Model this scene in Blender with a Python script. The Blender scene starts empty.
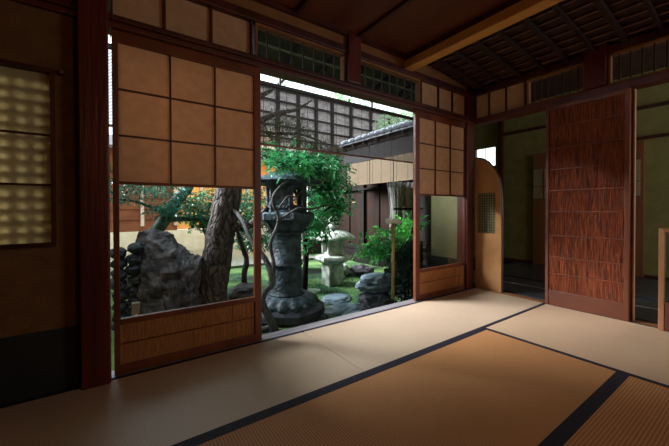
import bpy, bmesh, math, random
from mathutils import Vector, Matrix, noise
R=random.Random(7)
C=bpy.context.scene.collection
sc=bpy.context.scene
sc.view_settings.view_transform='Standard'; sc.view_settings.look='None'
sc.view_settings.gamma=1.0; sc.view_settings.exposure=0.0
V=Vector
# ------------------------------------------------------------------ materials
def lin(c): return tuple(((x/255)/12.92 if x/255<=.04045 else ((x/255+.055)/1.055)**2.4) for x in c)+(1,)
MATS={}
def mat(name,col,rough=.6,col2=None,scale=8,stretch=(1,1,1),bump=0,bscale=None,metal=0,spec=.5,trans=0,detail=4,coat=0,mixlo=.35,mixhi=.65,sub=0):
    if name in MATS: return MATS[name]
    m=bpy.data.materials.new(name); m.use_nodes=True; nt=m.node_tree; n=nt.nodes; l=nt.links
    b=n['Principled BSDF']; out=n['Material Output']
    b.inputs['Roughness'].default_value=rough; b.inputs['Metallic'].default_value=metal
    b.inputs['Specular IOR Level'].default_value=spec
    b.inputs['Coat Weight'].default_value=coat
    b.inputs['Base Color'].default_value=lin(col)
    tc=n.new('ShaderNodeTexCoord'); mp=n.new('ShaderNodeMapping'); mp.inputs['Scale'].default_value=stretch
    l.new(tc.outputs['Object'],mp.inputs['Vector'])
    if col2:
        nz=n.new('ShaderNodeTexNoise'); nz.inputs['Scale'].default_value=scale; nz.inputs['Detail'].default_value=detail
        l.new(mp.outputs['Vector'],nz.inputs['Vector'])
        r=n.new('ShaderNodeValToRGB'); r.color_ramp.elements[0].position=mixlo; r.color_ramp.elements[1].position=mixhi
        r.color_ramp.elements[0].color=lin(col); r.color_ramp.elements[1].color=lin(col2)
        l.new(nz.outputs['Fac'],r.inputs['Fac']); l.new(r.outputs['Color'],b.inputs['Base Color'])
    if bump:
        nb=n.new('ShaderNodeTexNoise'); nb.inputs['Scale'].default_value=bscale or scale*2; nb.inputs['Detail'].default_value=5
        l.new(mp.outputs['Vector'],nb.inputs['Vector'])
        bp=n.new('ShaderNodeBump'); bp.inputs['Strength'].default_value=min(1,bump); bp.inputs['Distance'].default_value=.02
        l.new(nb.outputs['Fac'],bp.inputs['Height']); l.new(bp.outputs['Normal'],b.inputs['Normal'])
    if trans:
        t=n.new('ShaderNodeBsdfTranslucent'); mx=n.new('ShaderNodeMixShader'); mx.inputs[0].default_value=trans
        if col2: l.new(r.outputs['Color'],t.inputs['Color'])
        else: t.inputs['Color'].default_value=lin(col)
        l.new(b.outputs[0],mx.inputs[1]); l.new(t.outputs[0],mx.inputs[2]); l.new(mx.outputs[0],out.inputs['Surface'])
    MATS[name]=m; return m
def tatami_mat_material(name,c1,c2,axis,rough,sheen=.5):
    m=bpy.data.materials.new(name); m.use_nodes=True; nt=m.node_tree; n=nt.nodes; l=nt.links
    b=n['Principled BSDF']; b.inputs['Roughness'].default_value=rough; b.inputs['Specular IOR Level'].default_value=sheen
    tc=n.new('ShaderNodeTexCoord')
    w=n.new('ShaderNodeTexWave'); w.wave_type='BANDS'; w.bands_direction=axis; w.inputs['Scale'].default_value=27; w.inputs['Distortion'].default_value=.15
    l.new(tc.outputs['Object'],w.inputs['Vector'])
    mp=n.new('ShaderNodeMapping'); mp.inputs['Scale'].default_value=(30,400,1) if axis=='Y' else (400,30,1)
    l.new(tc.outputs['Object'],mp.inputs['Vector'])
    nz=n.new('ShaderNodeTexNoise'); nz.inputs['Scale'].default_value=1; nz.inputs['Detail'].default_value=3; l.new(mp.outputs[0],nz.inputs['Vector'])
    nb=n.new('ShaderNodeTexNoise'); nb.inputs['Scale'].default_value=3; nb.inputs['Detail'].default_value=4; l.new(tc.outputs['Object'],nb.inputs['Vector'])
    a=n.new('ShaderNodeMath'); a.operation='MULTIPLY_ADD'; a.inputs[1].default_value=.5; l.new(w.outputs['Fac'],a.inputs[0])
    a2=n.new('ShaderNodeMath'); a2.operation='MULTIPLY'; a2.inputs[1].default_value=.45; l.new(nz.outputs['Fac'],a2.inputs[0]); l.new(a2.outputs[0],a.inputs[2])
    a3=n.new('ShaderNodeMath'); a3.operation='MULTIPLY_ADD'; a3.inputs[1].default_value=.35; a3.inputs[2].default_value=-.17; l.new(nb.outputs['Fac'],a3.inputs[0])
    a4=n.new('ShaderNodeMath'); a4.operation='ADD'; l.new(a.outputs[0],a4.inputs[0]); l.new(a3.outputs[0],a4.inputs[1])
    r=n.new('ShaderNodeValToRGB'); r.color_ramp.elements[0].position=.1; r.color_ramp.elements[1].position=.75
    r.color_ramp.elements[0].color=lin(c2); r.color_ramp.elements[1].color=lin(c1); l.new(a4.outputs[0],r.inputs['Fac']); l.new(r.outputs[0],b.inputs['Base Color'])
    bp=n.new('ShaderNodeBump'); bp.inputs['Strength'].default_value=.35; bp.inputs['Distance'].default_value=.003; l.new(a.outputs[0],bp.inputs['Height']); l.new(bp.outputs[0],b.inputs['Normal'])
    return m
M_dark=mat('dark_red_wood',(52,17,8),.42,(80,30,13),6,(1,1,.12),.12,40)
M_post=mat('red_post_wood',(64,18,9),.38,(96,30,14),5,(2,2,.15),.15,30)
M_rail=mat('rail_wood',(70,26,12),.45,(100,42,20),5,(.12,1,1),.1,30)
M_shojiwood=mat('screen_wood',(88,40,15),.42,(122,60,25),6,(1,1,.3),.1,30)
M_paleplank=mat('pale_beam_wood',(176,116,48),.5,(204,142,66),4,(2,.3,2),.08)
M_strip=mat('wall_strip',(120,76,34),.7,(140,92,44),5)
M_ceil=mat('ceiling_board',(84,36,14),.5,(108,50,20),3,(2,.2,1),.1)
M_ceildark=mat('sloped_ceiling_board',(52,26,16),.6,(74,38,22),4,(1,3,1),.2)
M_lath=mat('ceiling_lath',(112,64,42),.5,(80,42,28),9)
M_rafter=mat('ceiling_rafter',(34,16,10),.55,(50,24,14),7)
M_plaster=mat('brown_plaster',(98,64,27),.9,(112,76,34),14,bump=.2,bscale=90)
M_green=mat('green_plaster',(124,116,62),.9,(138,128,72),7,bump=.15,bscale=80)
M_tan=mat('tan_plaster',(168,116,66),.85,(184,130,78),6,bump=.1,bscale=90)
M_black=mat('black_dado_paper',(22,22,18),.8,(30,28,22),6)
M_paper=mat('shoji_paper',(204,164,126),.9,(214,174,136),20,trans=.3,spec=.1)
M_paper2=mat('window_paper',(214,200,160),.9,(220,206,168),20,trans=.66,spec=.1)
M_heri=mat('mat_border_cloth',(20,16,30),.75,(28,22,38),60,bump=.1)
M_reed=mat('reed_panel',(150,92,42),.6,(196,128,62),30,(14,1,.5),.5,40)
M_reed2=mat('brushwood_reed',(88,36,16),.55,(168,84,40),34,(1,6,.25),.5,60,mixlo=.4,mixhi=.6)
M_bamboo=mat('bamboo_slat',(42,33,26),.75,(64,50,41),20)
M_bamboo2=mat('bamboo_stalk',(150,124,70),.5,(176,150,96),10,(1,1,.3))
M_blind=mat('reed_blind',(72,56,30),.8,(98,78,46),18,(.3,.3,60),.3,30)
M_stone=mat('dark_green_stone',(12,20,25),.55,(60,84,90),13,bump=.9,bscale=30)
M_stone2=mat('pale_lichen_stone',(124,132,116),.8,(214,220,204),8,bump=.5,bscale=26)
M_rock=mat('grey_brown_rock',(34,33,38),.7,(104,98,100),6,(1,1,2.2),1,14)
M_rockd=mat('charcoal_rock',(14,17,22),.6,(44,50,58),6,bump=.8,bscale=12)
M_rockblue=mat('blue_grey_stone',(72,92,102),.42,(136,158,166),6,bump=.5,bscale=18)
M_bark=mat('pine_bark',(30,22,18),.85,(98,82,70),9,(2,2,.5),1,14,mixlo=.3,mixhi=.6)
def bark():
    m=bpy.data.materials.new('plated_pine_bark'); m.use_nodes=True; n=m.node_tree.nodes; l=m.node_tree.links; b=n['Principled BSDF']; b.inputs['Roughness'].default_value=.85
    tc=n.new('ShaderNodeTexCoord'); nz=n.new('ShaderNodeTexNoise'); nz.inputs['Scale'].default_value=7; l.new(tc.outputs['Object'],nz.inputs['Vector'])
    mp=n.new('ShaderNodeMapping'); mp.inputs['Scale'].default_value=(15,15,3.6); 
    ad=n.new('ShaderNodeVectorMath'); ad.operation='MULTIPLY_ADD'; ad.inputs[1].default_value=(.12,.12,.12); l.new(nz.outputs['Color'],ad.inputs[0]); l.new(tc.outputs['Object'],ad.inputs[2]); l.new(ad.outputs[0],mp.inputs['Vector'])
    v=n.new('ShaderNodeTexVoronoi'); v.feature='DISTANCE_TO_EDGE'; v.inputs['Scale'].default_value=1; l.new(mp.outputs[0],v.inputs['Vector'])
    r=n.new('ShaderNodeValToRGB'); e=r.color_ramp.elements; e[0].position=.0; e[0].color=lin((34,26,22)); e[1].position=.14; e[1].color=lin((112,94,82)); l.new(v.outputs['Distance'],r.inputs['Fac'])
    f=n.new('ShaderNodeTexNoise'); f.inputs['Scale'].default_value=45; f.inputs['Detail'].default_value=5; l.new(tc.outputs['Object'],f.inputs['Vector'])
    mx=n.new('ShaderNodeMix'); mx.data_type='RGBA'; mx.blend_type='MULTIPLY'; mx.inputs[0].default_value=.8; l.new(r.outputs[0],mx.inputs[6]); l.new(f.outputs['Fac'],mx.inputs[7]); l.new(mx.outputs[2],b.inputs['Base Color'])
    a=n.new('ShaderNodeMath'); a.operation='MINIMUM'; a.inputs[1].default_value=.3; l.new(v.outputs['Distance'],a.inputs[0])
    bp=n.new('ShaderNodeBump'); bp.inputs['Strength'].default_value=1; bp.inputs['Distance'].default_value=.08; l.new(a.outputs[0],bp.inputs['Height']); l.new(bp.outputs[0],b.inputs['Normal'])
    return m
M_bark=bark()
M_bark2=mat('grey_bark',(34,35,34),.8,(86,84,78),12,(2,2,.6),.6,20)
M_barkg=mat('mossy_bark',(34,58,48),.8,(90,110,96),12,(2,2,.6),.6,20)
M_leafc=mat('camellia_leaf',(22,96,54),.22,(100,200,124),5,trans=.3,spec=.6)
M_leafp=mat('pine_needle',(36,50,28),.6,(92,104,58),5,trans=.25)
M_leafb=mat('blue_green_leaf',(18,76,62),.3,(66,136,108),5,trans=.3)
M_leafn=mat('bright_leaf',(44,150,72),.3,(124,216,104),4,trans=.4)
M_leafd=mat('dark_leaf',(8,34,22),.3,(26,70,42),5,trans=.2,spec=.6)
M_leaft=mat('tree_crown_leaf',(120,158,120),.6,(180,206,160),5,trans=.4)
M_wing=mat('brown_door_board',(24,12,5),.85,(40,22,10),5,(3,1,.2),.15,spec=.15)  # board colour darkened to stand in for shade on the wing wall
M_wingdark=mat('black_brown_timber',(14,9,7),.85,(24,15,11),6,spec=.2)
M_facade=mat('grey_shingle',(168,150,148),.85,(214,198,196),3,(1,1,3),.3)
M_facadetimber=mat('grey_timber',(26,20,24),.9,(42,34,36),5)
M_tile=mat('roof_tile',(38,38,44),.55,(76,78,84),9,bump=.3)
M_brownwall=mat('brick_brown_wall',(92,52,34),.8,(118,70,46),3)
M_amber=mat('amber_wall',(206,146,78),.7,(224,168,96),2)
M_white=mat('white_stucco',(190,188,176),.9,(206,204,192),6)
M_gravel=mat('pale_gravel',(128,128,112),.95,(160,160,144),30,bump=.6,bscale=80)
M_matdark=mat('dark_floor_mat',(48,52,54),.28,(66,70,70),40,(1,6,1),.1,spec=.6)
M_sill=mat('sheen_grey_sill_wood',(130,124,128),.25,(160,152,152),6,(.2,2,1),.05,spec=.7)  # grey tone stands in for the bluish reflection on glossy wood
def moss():
    m=bpy.data.materials.new('moss_ground'); m.use_nodes=True; n=m.node_tree.nodes; l=m.node_tree.links; b=n['Principled BSDF']
    b.inputs['Roughness'].default_value=.95
    tc=n.new('ShaderNodeTexCoord'); a=n.new('ShaderNodeTexNoise'); a.inputs['Scale'].default_value=1.6; a.inputs['Detail'].default_value=6
    f=n.new('ShaderNodeTexNoise'); f.inputs['Scale'].default_value=40; f.inputs['Detail'].default_value=4
    l.new(tc.outputs['Object'],a.inputs['Vector']); l.new(tc.outputs['Object'],f.inputs['Vector'])
    r=n.new('ShaderNodeValToRGB'); e=r.color_ramp.elements; e[0].position=.40; e[0].color=lin((30,38,28)); e[1].position=.60; e[1].color=lin((122,156,84))
    x=e.new(.49); x.color=lin((44,96,54))
    mx=n.new('ShaderNodeMath'); mx.operation='MULTIPLY_ADD'; mx.inputs[1].default_value=.35; l.new(f.outputs['Fac'],mx.inputs[0])
    s=n.new('ShaderNodeMath'); s.operation='MULTIPLY'; s.inputs[1].default_value=.72; l.new(a.outputs['Fac'],s.inputs[0]); l.new(s.outputs[0],mx.inputs[2])
    l.new(mx.outputs[0],r.inputs['Fac']); l.new(r.outputs[0],b.inputs['Base Color'])
    bp=n.new('ShaderNodeBump'); bp.inputs['Strength'].default_value=1; bp.inputs['Distance'].default_value=.03; l.new(f.outputs['Fac'],bp.inputs['Height']); l.new(bp.outputs[0],b.inputs['Normal'])
    return m
M_moss=moss()
def glass():
    m=bpy.data.materials.new('window_glass'); m.use_nodes=True; n=m.node_tree.nodes; l=m.node_tree.links
    n.remove(n['Principled BSDF'])
    t=n.new('ShaderNodeBsdfTransparent'); t.inputs[0].default_value=(.94,.96,.95,1); g=n.new('ShaderNodeBsdfGlossy'); g.inputs['Roughness'].default_value=.02
    lw=n.new('ShaderNodeLayerWeight'); lw.inputs[0].default_value=.5
    pw=n.new('ShaderNodeMath'); pw.operation='POWER'; pw.inputs[1].default_value=4; l.new(lw.outputs['Facing'],pw.inputs[0])
    fr=n.new('ShaderNodeMath'); fr.operation='MULTIPLY_ADD'; fr.inputs[1].default_value=.7; fr.inputs[2].default_value=.025; l.new(pw.outputs[0],fr.inputs[0]); mx=n.new('ShaderNodeMixShader')
    l.new(fr.outputs[0],mx.inputs[0]); l.new(t.outputs[0],mx.inputs[1]); l.new(g.outputs[0],mx.inputs[2]); l.new(mx.outputs[0],n['Material Output'].inputs[0])
    return m
M_glass=glass()
# ------------------------------------------------------------------ helpers
class MB:
    def __init__(s): s.b=bmesh.new()
    def box(s,x0,x1,y0,y1,z0,z1,bev=0):
        t=bmesh.new() if bev else s.b
        vs=[t.verts.new((x,y,z)) for x in(x0,x1) for y in(y0,y1) for z in(z0,z1)]
        fs=[t.faces.new([vs[i] for i in q]) for q in((0,1,3,2),(4,6,7,5),(0,4,5,1),(2,3,7,6),(0,2,6,4),(1,5,7,3))]
        if bev:
            bmesh.ops.bevel(t,geom=t.edges[:],offset=bev,segments=2,affect='EDGES',profile=.6)
            me=bpy.data.meshes.new('t'); t.to_mesh(me); t.free(); s.b.from_mesh(me); bpy.data.meshes.remove(me)
        return s
    def tube(s,pts,rad,n=8,jit=0,cap=True):
        pts=[V(p) for p in pts]
        if not hasattr(rad,'__len__'): rad=[rad]*len(pts)
        rings=[]; up=V((0,0,1)); prev=None
        for i,p in enumerate(pts):
            d=(pts[min(i+1,len(pts)-1)]-pts[max(i-1,0)]).normalized()
            if prev is None:
                a=d.cross(V((1,0,0)) if abs(d.x)<.8 else V((0,1,0))).normalized()
            else: a=(prev-d*prev.dot(d)).normalized()
            prev=a; c=d.cross(a)
            ring=[]
            for k in range(n):
                th=2*math.pi*k/n; q=p+(a*math.cos(th)+c*math.sin(th))*rad[i]*(1+(R.uniform(-jit,jit) if jit else 0))
                ring.append(s.b.verts.new(q))
            rings.append(ring)
        for i in range(len(rings)-1):
            for k in range(n): s.b.faces.new((rings[i][k],rings[i][(k+1)%n],rings[i+1][(k+1)%n],rings[i+1][k]))
        if cap: s.b.faces.new(rings[0][::-1]); s.b.faces.new(rings[-1])
        return s
    def lathe(s,prof,n=24,c=(0,0,0),lobes=0,amp=0,rot=0,sq=None):
        rings=[]
        for r,z in prof:
            ring=[]
            for k in range(n):
                th=2*math.pi*k/n+rot; rr=r*(1+(amp*abs(math.sin(lobes*th/2)) if lobes else 0))
                ring.append(s.b.verts.new((c[0]+rr*math.cos(th),c[1]+rr*math.sin(th),c[2]+z)))
            rings.append(ring)
        for i in range(len(rings)-1):
            for k in range(n): s.b.faces.new((rings[i][k],rings[i][(k+1)%n],rings[i+1][(k+1)%n],rings[i+1][k]))
        s.b.faces.new(rings[0][::-1]); s.b.faces.new(rings[-1]); return s
    def poly(s,pts,th,axis='y'):
        # polygon in the XZ plane (axis y) or YZ plane (axis x), extruded by th
        o=V((0,th,0)) if axis=='y' else V((th,0,0))
        a=[s.b.verts.new(V(p)) for p in pts]; b=[s.b.verts.new(V(p)+o) for p in pts]
        s.b.faces.new(a); s.b.faces.new(b[::-1])
        for i in range(len(a)): s.b.faces.new((a[i],b[i],b[(i+1)%len(a)],a[(i+1)%len(a)]))
        return s
    def leaf(s,p,d,L,W,up=None,fold=.25):
        d=d.normalized(); up=up or V((R.uniform(-.6,.6),R.uniform(-.6,.6),1))
        side=d.cross(up); 
        if side.length<1e-3: side=V((1,0,0))
        side.normalize(); nn=side.cross(d)
        a=s.b.verts.new(p); b=s.b.verts.new(p+d*L*.45+side*W/2+nn*W*fold); c=s.b.verts.new(p+d*L-nn*L*.08); e=s.b.verts.new(p+d*L*.45-side*W/2+nn*W*fold)
        m=s.b.verts.new(p+d*L*.45)
        s.b.faces.new((a,b,m)); s.b.faces.new((b,c,m)); s.b.faces.new((c,e,m)); s.b.faces.new((e,a,m))
        return s
    def build(s,name,m,parent=None,smooth=False,loc=None):
        bmesh.ops.recalc_face_normals(s.b,faces=s.b.faces[:])
        me=bpy.data.meshes.new(name); s.b.to_mesh(me); s.b.free(); me.materials.append(m)
        if smooth:
            for p in me.polygons: p.use_smooth=True
        o=bpy.data.objects.new(name,me); C.objects.link(o)
        if parent:
            o.parent=parent; o.matrix_parent_inverse=Matrix.Translation(-parent.location)
        return o
def tag(o,label=None,cat=None,group=None,kind=None):
    for k,v in(('label',label),('category',cat),('group',group),('kind',kind)):
        if v: o[k]=v
    return o
def thing(name,label,cat,loc=(0,0,0),group=None):
    o=bpy.data.objects.new(name,None); C.objects.link(o); o.location=loc; o.empty_display_size=.1
    return tag(o,label,cat,group)
def struct(name,mb,m,smooth=False): return tag(mb.build(name,m,smooth=smooth),kind='structure')
def B(*a,**k): return MB().box(*a,**k)
def one(mb,name,m,label,cat,group=None,smooth=False): return tag(mb.build(name,m,smooth=smooth),label,cat,group)
def displace(o,amp,sc_,seed=0,aniso=(1,1,1)):
    for v in o.data.vertices:
        p=v.co; q=V((p.x*aniso[0],p.y*aniso[1],p.z*aniso[2]))*sc_+V((seed,seed*.7,seed*.3))
        n=noise.noise_vector(q)+noise.noise_vector(q*2.3)*.5+noise.noise_vector(q*5)*.22
        v.co=p+n*amp
# ------------------------------------------------------------------ camera
f,yaw,pit,roll=315.409,.6071845,-.0106176,-.0021415
F=V((math.sin(yaw)*math.cos(pit),math.cos(yaw)*math.cos(pit),math.sin(pit)))
R0=V((math.cos(yaw),-math.sin(yaw),0)); U0=R0.cross(F)
R2=R0*math.cos(roll)+U0*math.sin(roll); U2=U0*math.cos(roll)-R0*math.sin(roll)
cd=bpy.data.cameras.new('camera'); cam=bpy.data.objects.new('camera',cd); C.objects.link(cam)
cam.matrix_world=Matrix(((R2.x,U2.x,-F.x,-3.19613),(R2.y,U2.y,-F.y,-1.94917),(R2.z,U2.z,-F.z,.85),(0,0,0,1)))
cd.sensor_width=36; cd.lens=f/669*36; cd.shift_y=-9.863/669; cd.clip_start=.02
sc.camera=cam
# ------------------------------------------------------------------ room shell
GX0=-4.7
struct('floor',B(GX0,.02,-4.2,.0,-.08,-.056),M_wingdark)
struct('trim_1',B(GX0,0,.004,.10,-.08,-.004,bev=.003),M_sill)              # sill track along the garden
struct('trim_2',B(GX0,0,-.01,.10,1.772,1.80,bev=.004),M_rail)               # lintel
struct('trim_3',B(GX0,0,-.028,.085,1.80,1.826,bev=.003),M_dark)             # transom lower rail
struct('trim_4',B(GX0,0,-.015,.085,2.052,2.105,bev=.004),M_dark)            # transom upper rail
struct('trim_5',B(GX0,-1.1,.0,.08,2.105,2.178),M_strip)
struct('trim_6',B(GX0,-1.1,-.03,.06,2.178,2.21),M_dark)
struct('trim_7',MB().poly([(-1.1,.0,2.105),(0,.0,2.105),(0,.0,2.13),(-1.1,.0,2.25)],.08),M_strip)
struct('trim_8',B(-3.335,-3.219,-.055,.06,-.056,2.3,bev=.006),M_post)       # big post
struct('trim_9',B(-.126,.0,.0,.12,-.056,2.2,bev=.005),M_post)              # corner post
struct('trim_10',B(-1.731,-1.613,-.04,.07,1.827,2.21,bev=.005),M_post)      # hung post over the opening
# left wall with lattice window
w=MB()
w.box(GX0,-4.15,.012,.07,.292,1.772); w.box(-3.44,-3.335,.012,.07,.292,1.772)
w.box(-4.15,-3.44,.012,.07,.292,.70); w.box(-4.15,-3.44,.012,.07,1.485,1.772)
struct('wall_left',w,M_plaster)
struct('wall_left_dado',B(GX0,-3.335,.006,.066,-.05,.292),M_black)
struct('wall_left_upper',B(GX0,-3.335,.012,.07,1.827,2.052),M_plaster)
win=tag(B(-4.15,-3.44,.03,.036,.70,1.485).build('window_1',M_paper2),kind='structure')
fr=MB(); fr.box(-4.16,-3.425,-.012,.02,1.485,1.503); fr.box(-4.16,-3.425,-.012,.02,.683,.70); fr.box(-3.44,-3.424,-.006,.02,.70,1.485)
fr.lathe([(.0,0),(.014,.004),(.014,.02),(0,.024)],8,(-3.40,-.004,1.482))
fr.build('window_frame',M_dark,win)
mu=MB()
for z in(1.20,.968): mu.box(-4.15,-3.44,.018,.029,z-.005,z+.005)
mu.box(-3.80,-3.79,.018,.029,.70,1.485)
mu.build('muntin',M_dark,win)
lt=MB()
for i in range(16): lt.tube([(-4.2,.050,.69+i*.055),(-3.4,.050,.69+i*.055)],.013,6)
for i in range(13): lt.tube([(-4.12+i*.055,.072,.66),(-4.12+i*.055,.072,1.52)],.011,6)
lt.build('bamboo_lattice',M_bamboo2,win)
# ceiling
struct('ceiling',B(GX0,-1.0,-4.2,.08,2.21,2.24),M_ceil)
for i,x in enumerate((-2.17,-1.63,-2.71,-3.25,-3.79,-4.33)):
    struct('trim_%d'%(20+i),B(x-.016,x+.016,-4.2,-.03,2.185,2.21,bev=.003),M_dark)
struct('trim_11',B(-1.10,-1.0,-4.2,-.0,2.088,2.158,bev=.006),M_paleplank)   # pale beam
struct('trim_12',B(-1.085,-1.0,-4.2,-.0,2.16,2.21),M_dark)
sl=lambda x:2.262-.11*(x+1.0)
c=MB(); c.poly([(-1.0,-4.2,sl(-1)),(.08,-4.2,sl(.08)),(.08,-4.2,sl(.08)+.02),(-1.0,-4.2,sl(-1)+.02)],4.28)
struct('ceiling_slope',c,M_ceildark)
y=-.12; i=0
while y>-4.1:
    t=.010 if i%2 else .016
    c=MB(); c.poly([(-1.0,y-t,sl(-1)-.052),(.0,y-t,sl(0)-.052),(.0,y-t,sl(0)-.022),(-1.0,y-t,sl(-1)-.022)],2*t)
    struct('trim_%d'%(40+i),c,M_rafter); y-=.187; i+=1
for k in range(9):
    x=-.94+k*.108
    struct('trim_%d'%(70+k),MB().tube([(x,-4.15,sl(x)-.014),(x,0,sl(x)-.014)],.009,6),M_lath)
# transom papers and open grilles on the garden side
def grille(name,plane,a0,a1,z0,z1,nb,label,m_in=M_shojiwood,group=None):
    root=thing(name,label,'transom grille',((a0+a1)/2,.02,z0) if plane=='y' else (.03,(a0+a1)/2,z0),group)
    def bx(u0,u1,d0,d1,zz0,zz1,mb): 
        return mb.box(u0,u1,d0,d1,zz0,zz1) if plane=='y' else mb.box(d0,d1,u0,u1,zz0,zz1)
    for q in((a0,a1,z1-.018,z1),(a0,a1,z0,z0+.012),(a0,a0+.014,z0+.012,z1-.018),(a1-.014,a1,z0+.012,z1-.018)):
        fr=MB(); bx(q[0],q[1],.0,.05,q[2],q[3],fr); fr.build('frame_rail' if q[1]-q[0]>.1 else 'frame_stile',M_strip,root)
    for k in range(nb):
        u=a0+(a1-a0)*(k+1)/(nb+1); s=MB(); bx(u-.0045,u+.0045,.022,.030,z0+.012,z1-.018,s); s.build('bar',M_rafter,root)
    return root
def papers(plane,a0,a1,z0,z1,cuts,n0,label):
    root=thing('paper_transom',label,'paper transom',((a0+a1)/2,.02,z0) if plane=='y' else (.03,(a0+a1)/2,z0))
    def bx(u0,u1,d0,d1,zz0,zz1,mb): 
        return mb.box(u0,u1,d0,d1,zz0,zz1) if plane=='y' else mb.box(d0,d1,u0,u1,zz0,zz1)
    p=MB(); bx(a0,a1,.028,.031,z0,z1,p); p.build('paper',M_paper,root)
    for u in cuts: fr=MB(); bx(u-.007,u+.007,.012,.027,z0,z1,fr); fr.build('muntin',M_dark,root)
    for u in(a0,a1-.004): fr=MB(); bx(u-.002,u+.006,.004,.05,z0,z1,fr); fr.build('frame_stile',M_dark,root)
    return root
papers('y',-3.205,-2.475,1.827,2.051,(-2.967,-2.72),0,'three-pane white paper transom above the left sliding screen')
grille('transom_grille','y',-2.452,-1.735,1.827,2.051,7,'open barred transom over the garden opening, next to the three-pane left paper')
grille('transom_grille','y',-1.608,-.872,1.827,2.051,7,'open barred transom over the garden opening, nearer the room corner')
papers('y',-.85,-.13,1.827,2.051,(-.585,-.359),0,'paper transom above the right garden screen, left side of the corner')
# ---- wall to the next room (x=0)
struct('trim_13',B(0,.10,-4.2,0,-.08,-.002,bev=.003),mat('threshold_wood',(122,76,44),.35,(150,98,60),6,(1,.2,1)))
struct('trim_14',B(-.012,.10,-4.2,0,1.765,1.826,bev=.004),M_rail)
struct('trim_15',B(-.012,.085,-4.2,0,2.07,2.135,bev=.004),M_dark)
struct('trim_16',B(-.04,.08,-1.125,-.985,1.827,2.15,bev=.005),M_post)
struct('wall_corner_upper',B(.02,.09,-4.2,.12,2.135,2.5),M_wingdark)
papers('x',-.515,-.006,1.827,2.069,(-.33,-.157),0,'paper transom on the right wall beside the room corner')
grille('transom_grille','x',-.982,-.53,1.827,2.069,7,'dark barred transom above the left half of the reed door')
grille('transom_grille','x',-1.90,-1.13,1.827,2.069,11,'dark barred transom right of the hung post over the reed door')
# arched partition
arch=[(.002,1.408),(-.073,1.389),(-.135,1.348),(-.198,1.272),(-.248,1.180),(-.262,1.100),(-.272,1.0),(-.280,.8)]
aw=MB()
# build in strips so the little window stays open
def ztop(y):
    for (a,za),(b,zb) in zip(arch,arch[1:]):
        if b<=y<=a: return za+(zb-za)*(y-a)/(b-a)
    return .8
ys=[0,-.015,-.05,-.08,-.11,-.14,-.162,-.185,-.205,-.222,-.236,-.25,-.262,-.272,-.280]
for a,b in zip(ys,ys[1:]):
    for lo,hi in (((-.05,.6),(1.025,None)) if b>=-.2221 and a<=-.015 else ((-.05,None),)):
        pts=[(.03,a,lo),(.03,b,lo),(.03,b,hi or ztop(b)),(.03,a,hi or ztop(a))]
        aw.poly(pts,.045,'x')
st=struct('wall_arched',aw,M_tan)
rim=[(.052,y,z) for y,z in arch]+[(.052,-.277,.4),(.052,-.28,-.05)]
MB().tube(rim,.013,6).build('rim',M_dark,st)
B(.060,.063,-.222,-.015,.6,1.025).build('paper_pane',mat('olive_paper',(190,180,130),.9,(200,190,140),9,trans=.4),st)
g=MB()
for k in range(1,8): g.box(.045,.052,-.015-.207*k/8-.002,-.015-.207*k/8+.002,.6,1.025)
for k in range(1,15): g.box(.052,.058,-.222,-.015,.6+.425*k/15-.002,.6+.425*k/15+.002)
g.build('lattice',M_rafter,st)
# reed sliding door
rd=thing('reed_sliding_door','tall reddish-brown reed sliding door with seven horizontal battens, standing in the right wall','sliding door',(-.0,-.985,0))
X0,X1=-.028,.0; ya,yb=-.704,-1.268
s=MB(); s.box(X0,X1,ya-.026,ya,0.0,1.762,bev=.003); s.build('stile',M_shojiwood,rd)
s=MB(); s.box(X0,X1,yb,yb+.03,0.0,1.762,bev=.003); s.build('stile',M_shojiwood,rd)
s=MB(); s.box(X0,X1,yb+.03,ya-.026,1.725,1.762,bev=.003); s.build('top_rail',M_shojiwood,rd)
s=MB(); s.box(X0+.004,X1,yb+.03,ya-.026,.0,.135,bev=.003); s.build('bottom_board',mat('orange_board',(84,38,14),.45,(104,50,20),5,(1,.2,1)),rd)
s=MB(); s.box(-.013,-.009,yb+.03,ya-.026,.135,1.725)
yy=yb+.032
while yy<ya-.03:
    z=.136
    while z<1.72:
        L=R.uniform(.25,.6); z2=min(1.724,z+L); s.tube([(-.016+R.uniform(-.003,.001),yy+R.uniform(-.002,.002),z),(-.017+R.uniform(-.003,.001),yy+R.uniform(-.003,.003),z2)],R.uniform(.002,.0034),4,cap=False); z=z2+R.uniform(-.02,.01)
    yy+=.0055
s.build('reed_panel',M_reed2,rd)
for z in(1.572,1.385,1.20,1.015,.83,.62,.43,.285):
    MB().box(-.025,-.018,yb+.03,ya-.026,z-.005,z+.005).build('batten',M_shojiwood,rd)
# second door behind it, mostly hidden
rd2=thing('reed_sliding_door','second sliding door parked behind the reed door, only its bright edge shows','sliding door',(.05,-1.0,0))
B(.035,.062,-1.284,-1.273,0,1.762,bev=.003).build('stile',mat('pale_edge_wood',(200,150,120),.35,(214,168,140),5),rd2)
B(.04,.058,-1.272,-.71,0,1.762).build('reed_panel',M_reed2,rd2)
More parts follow.
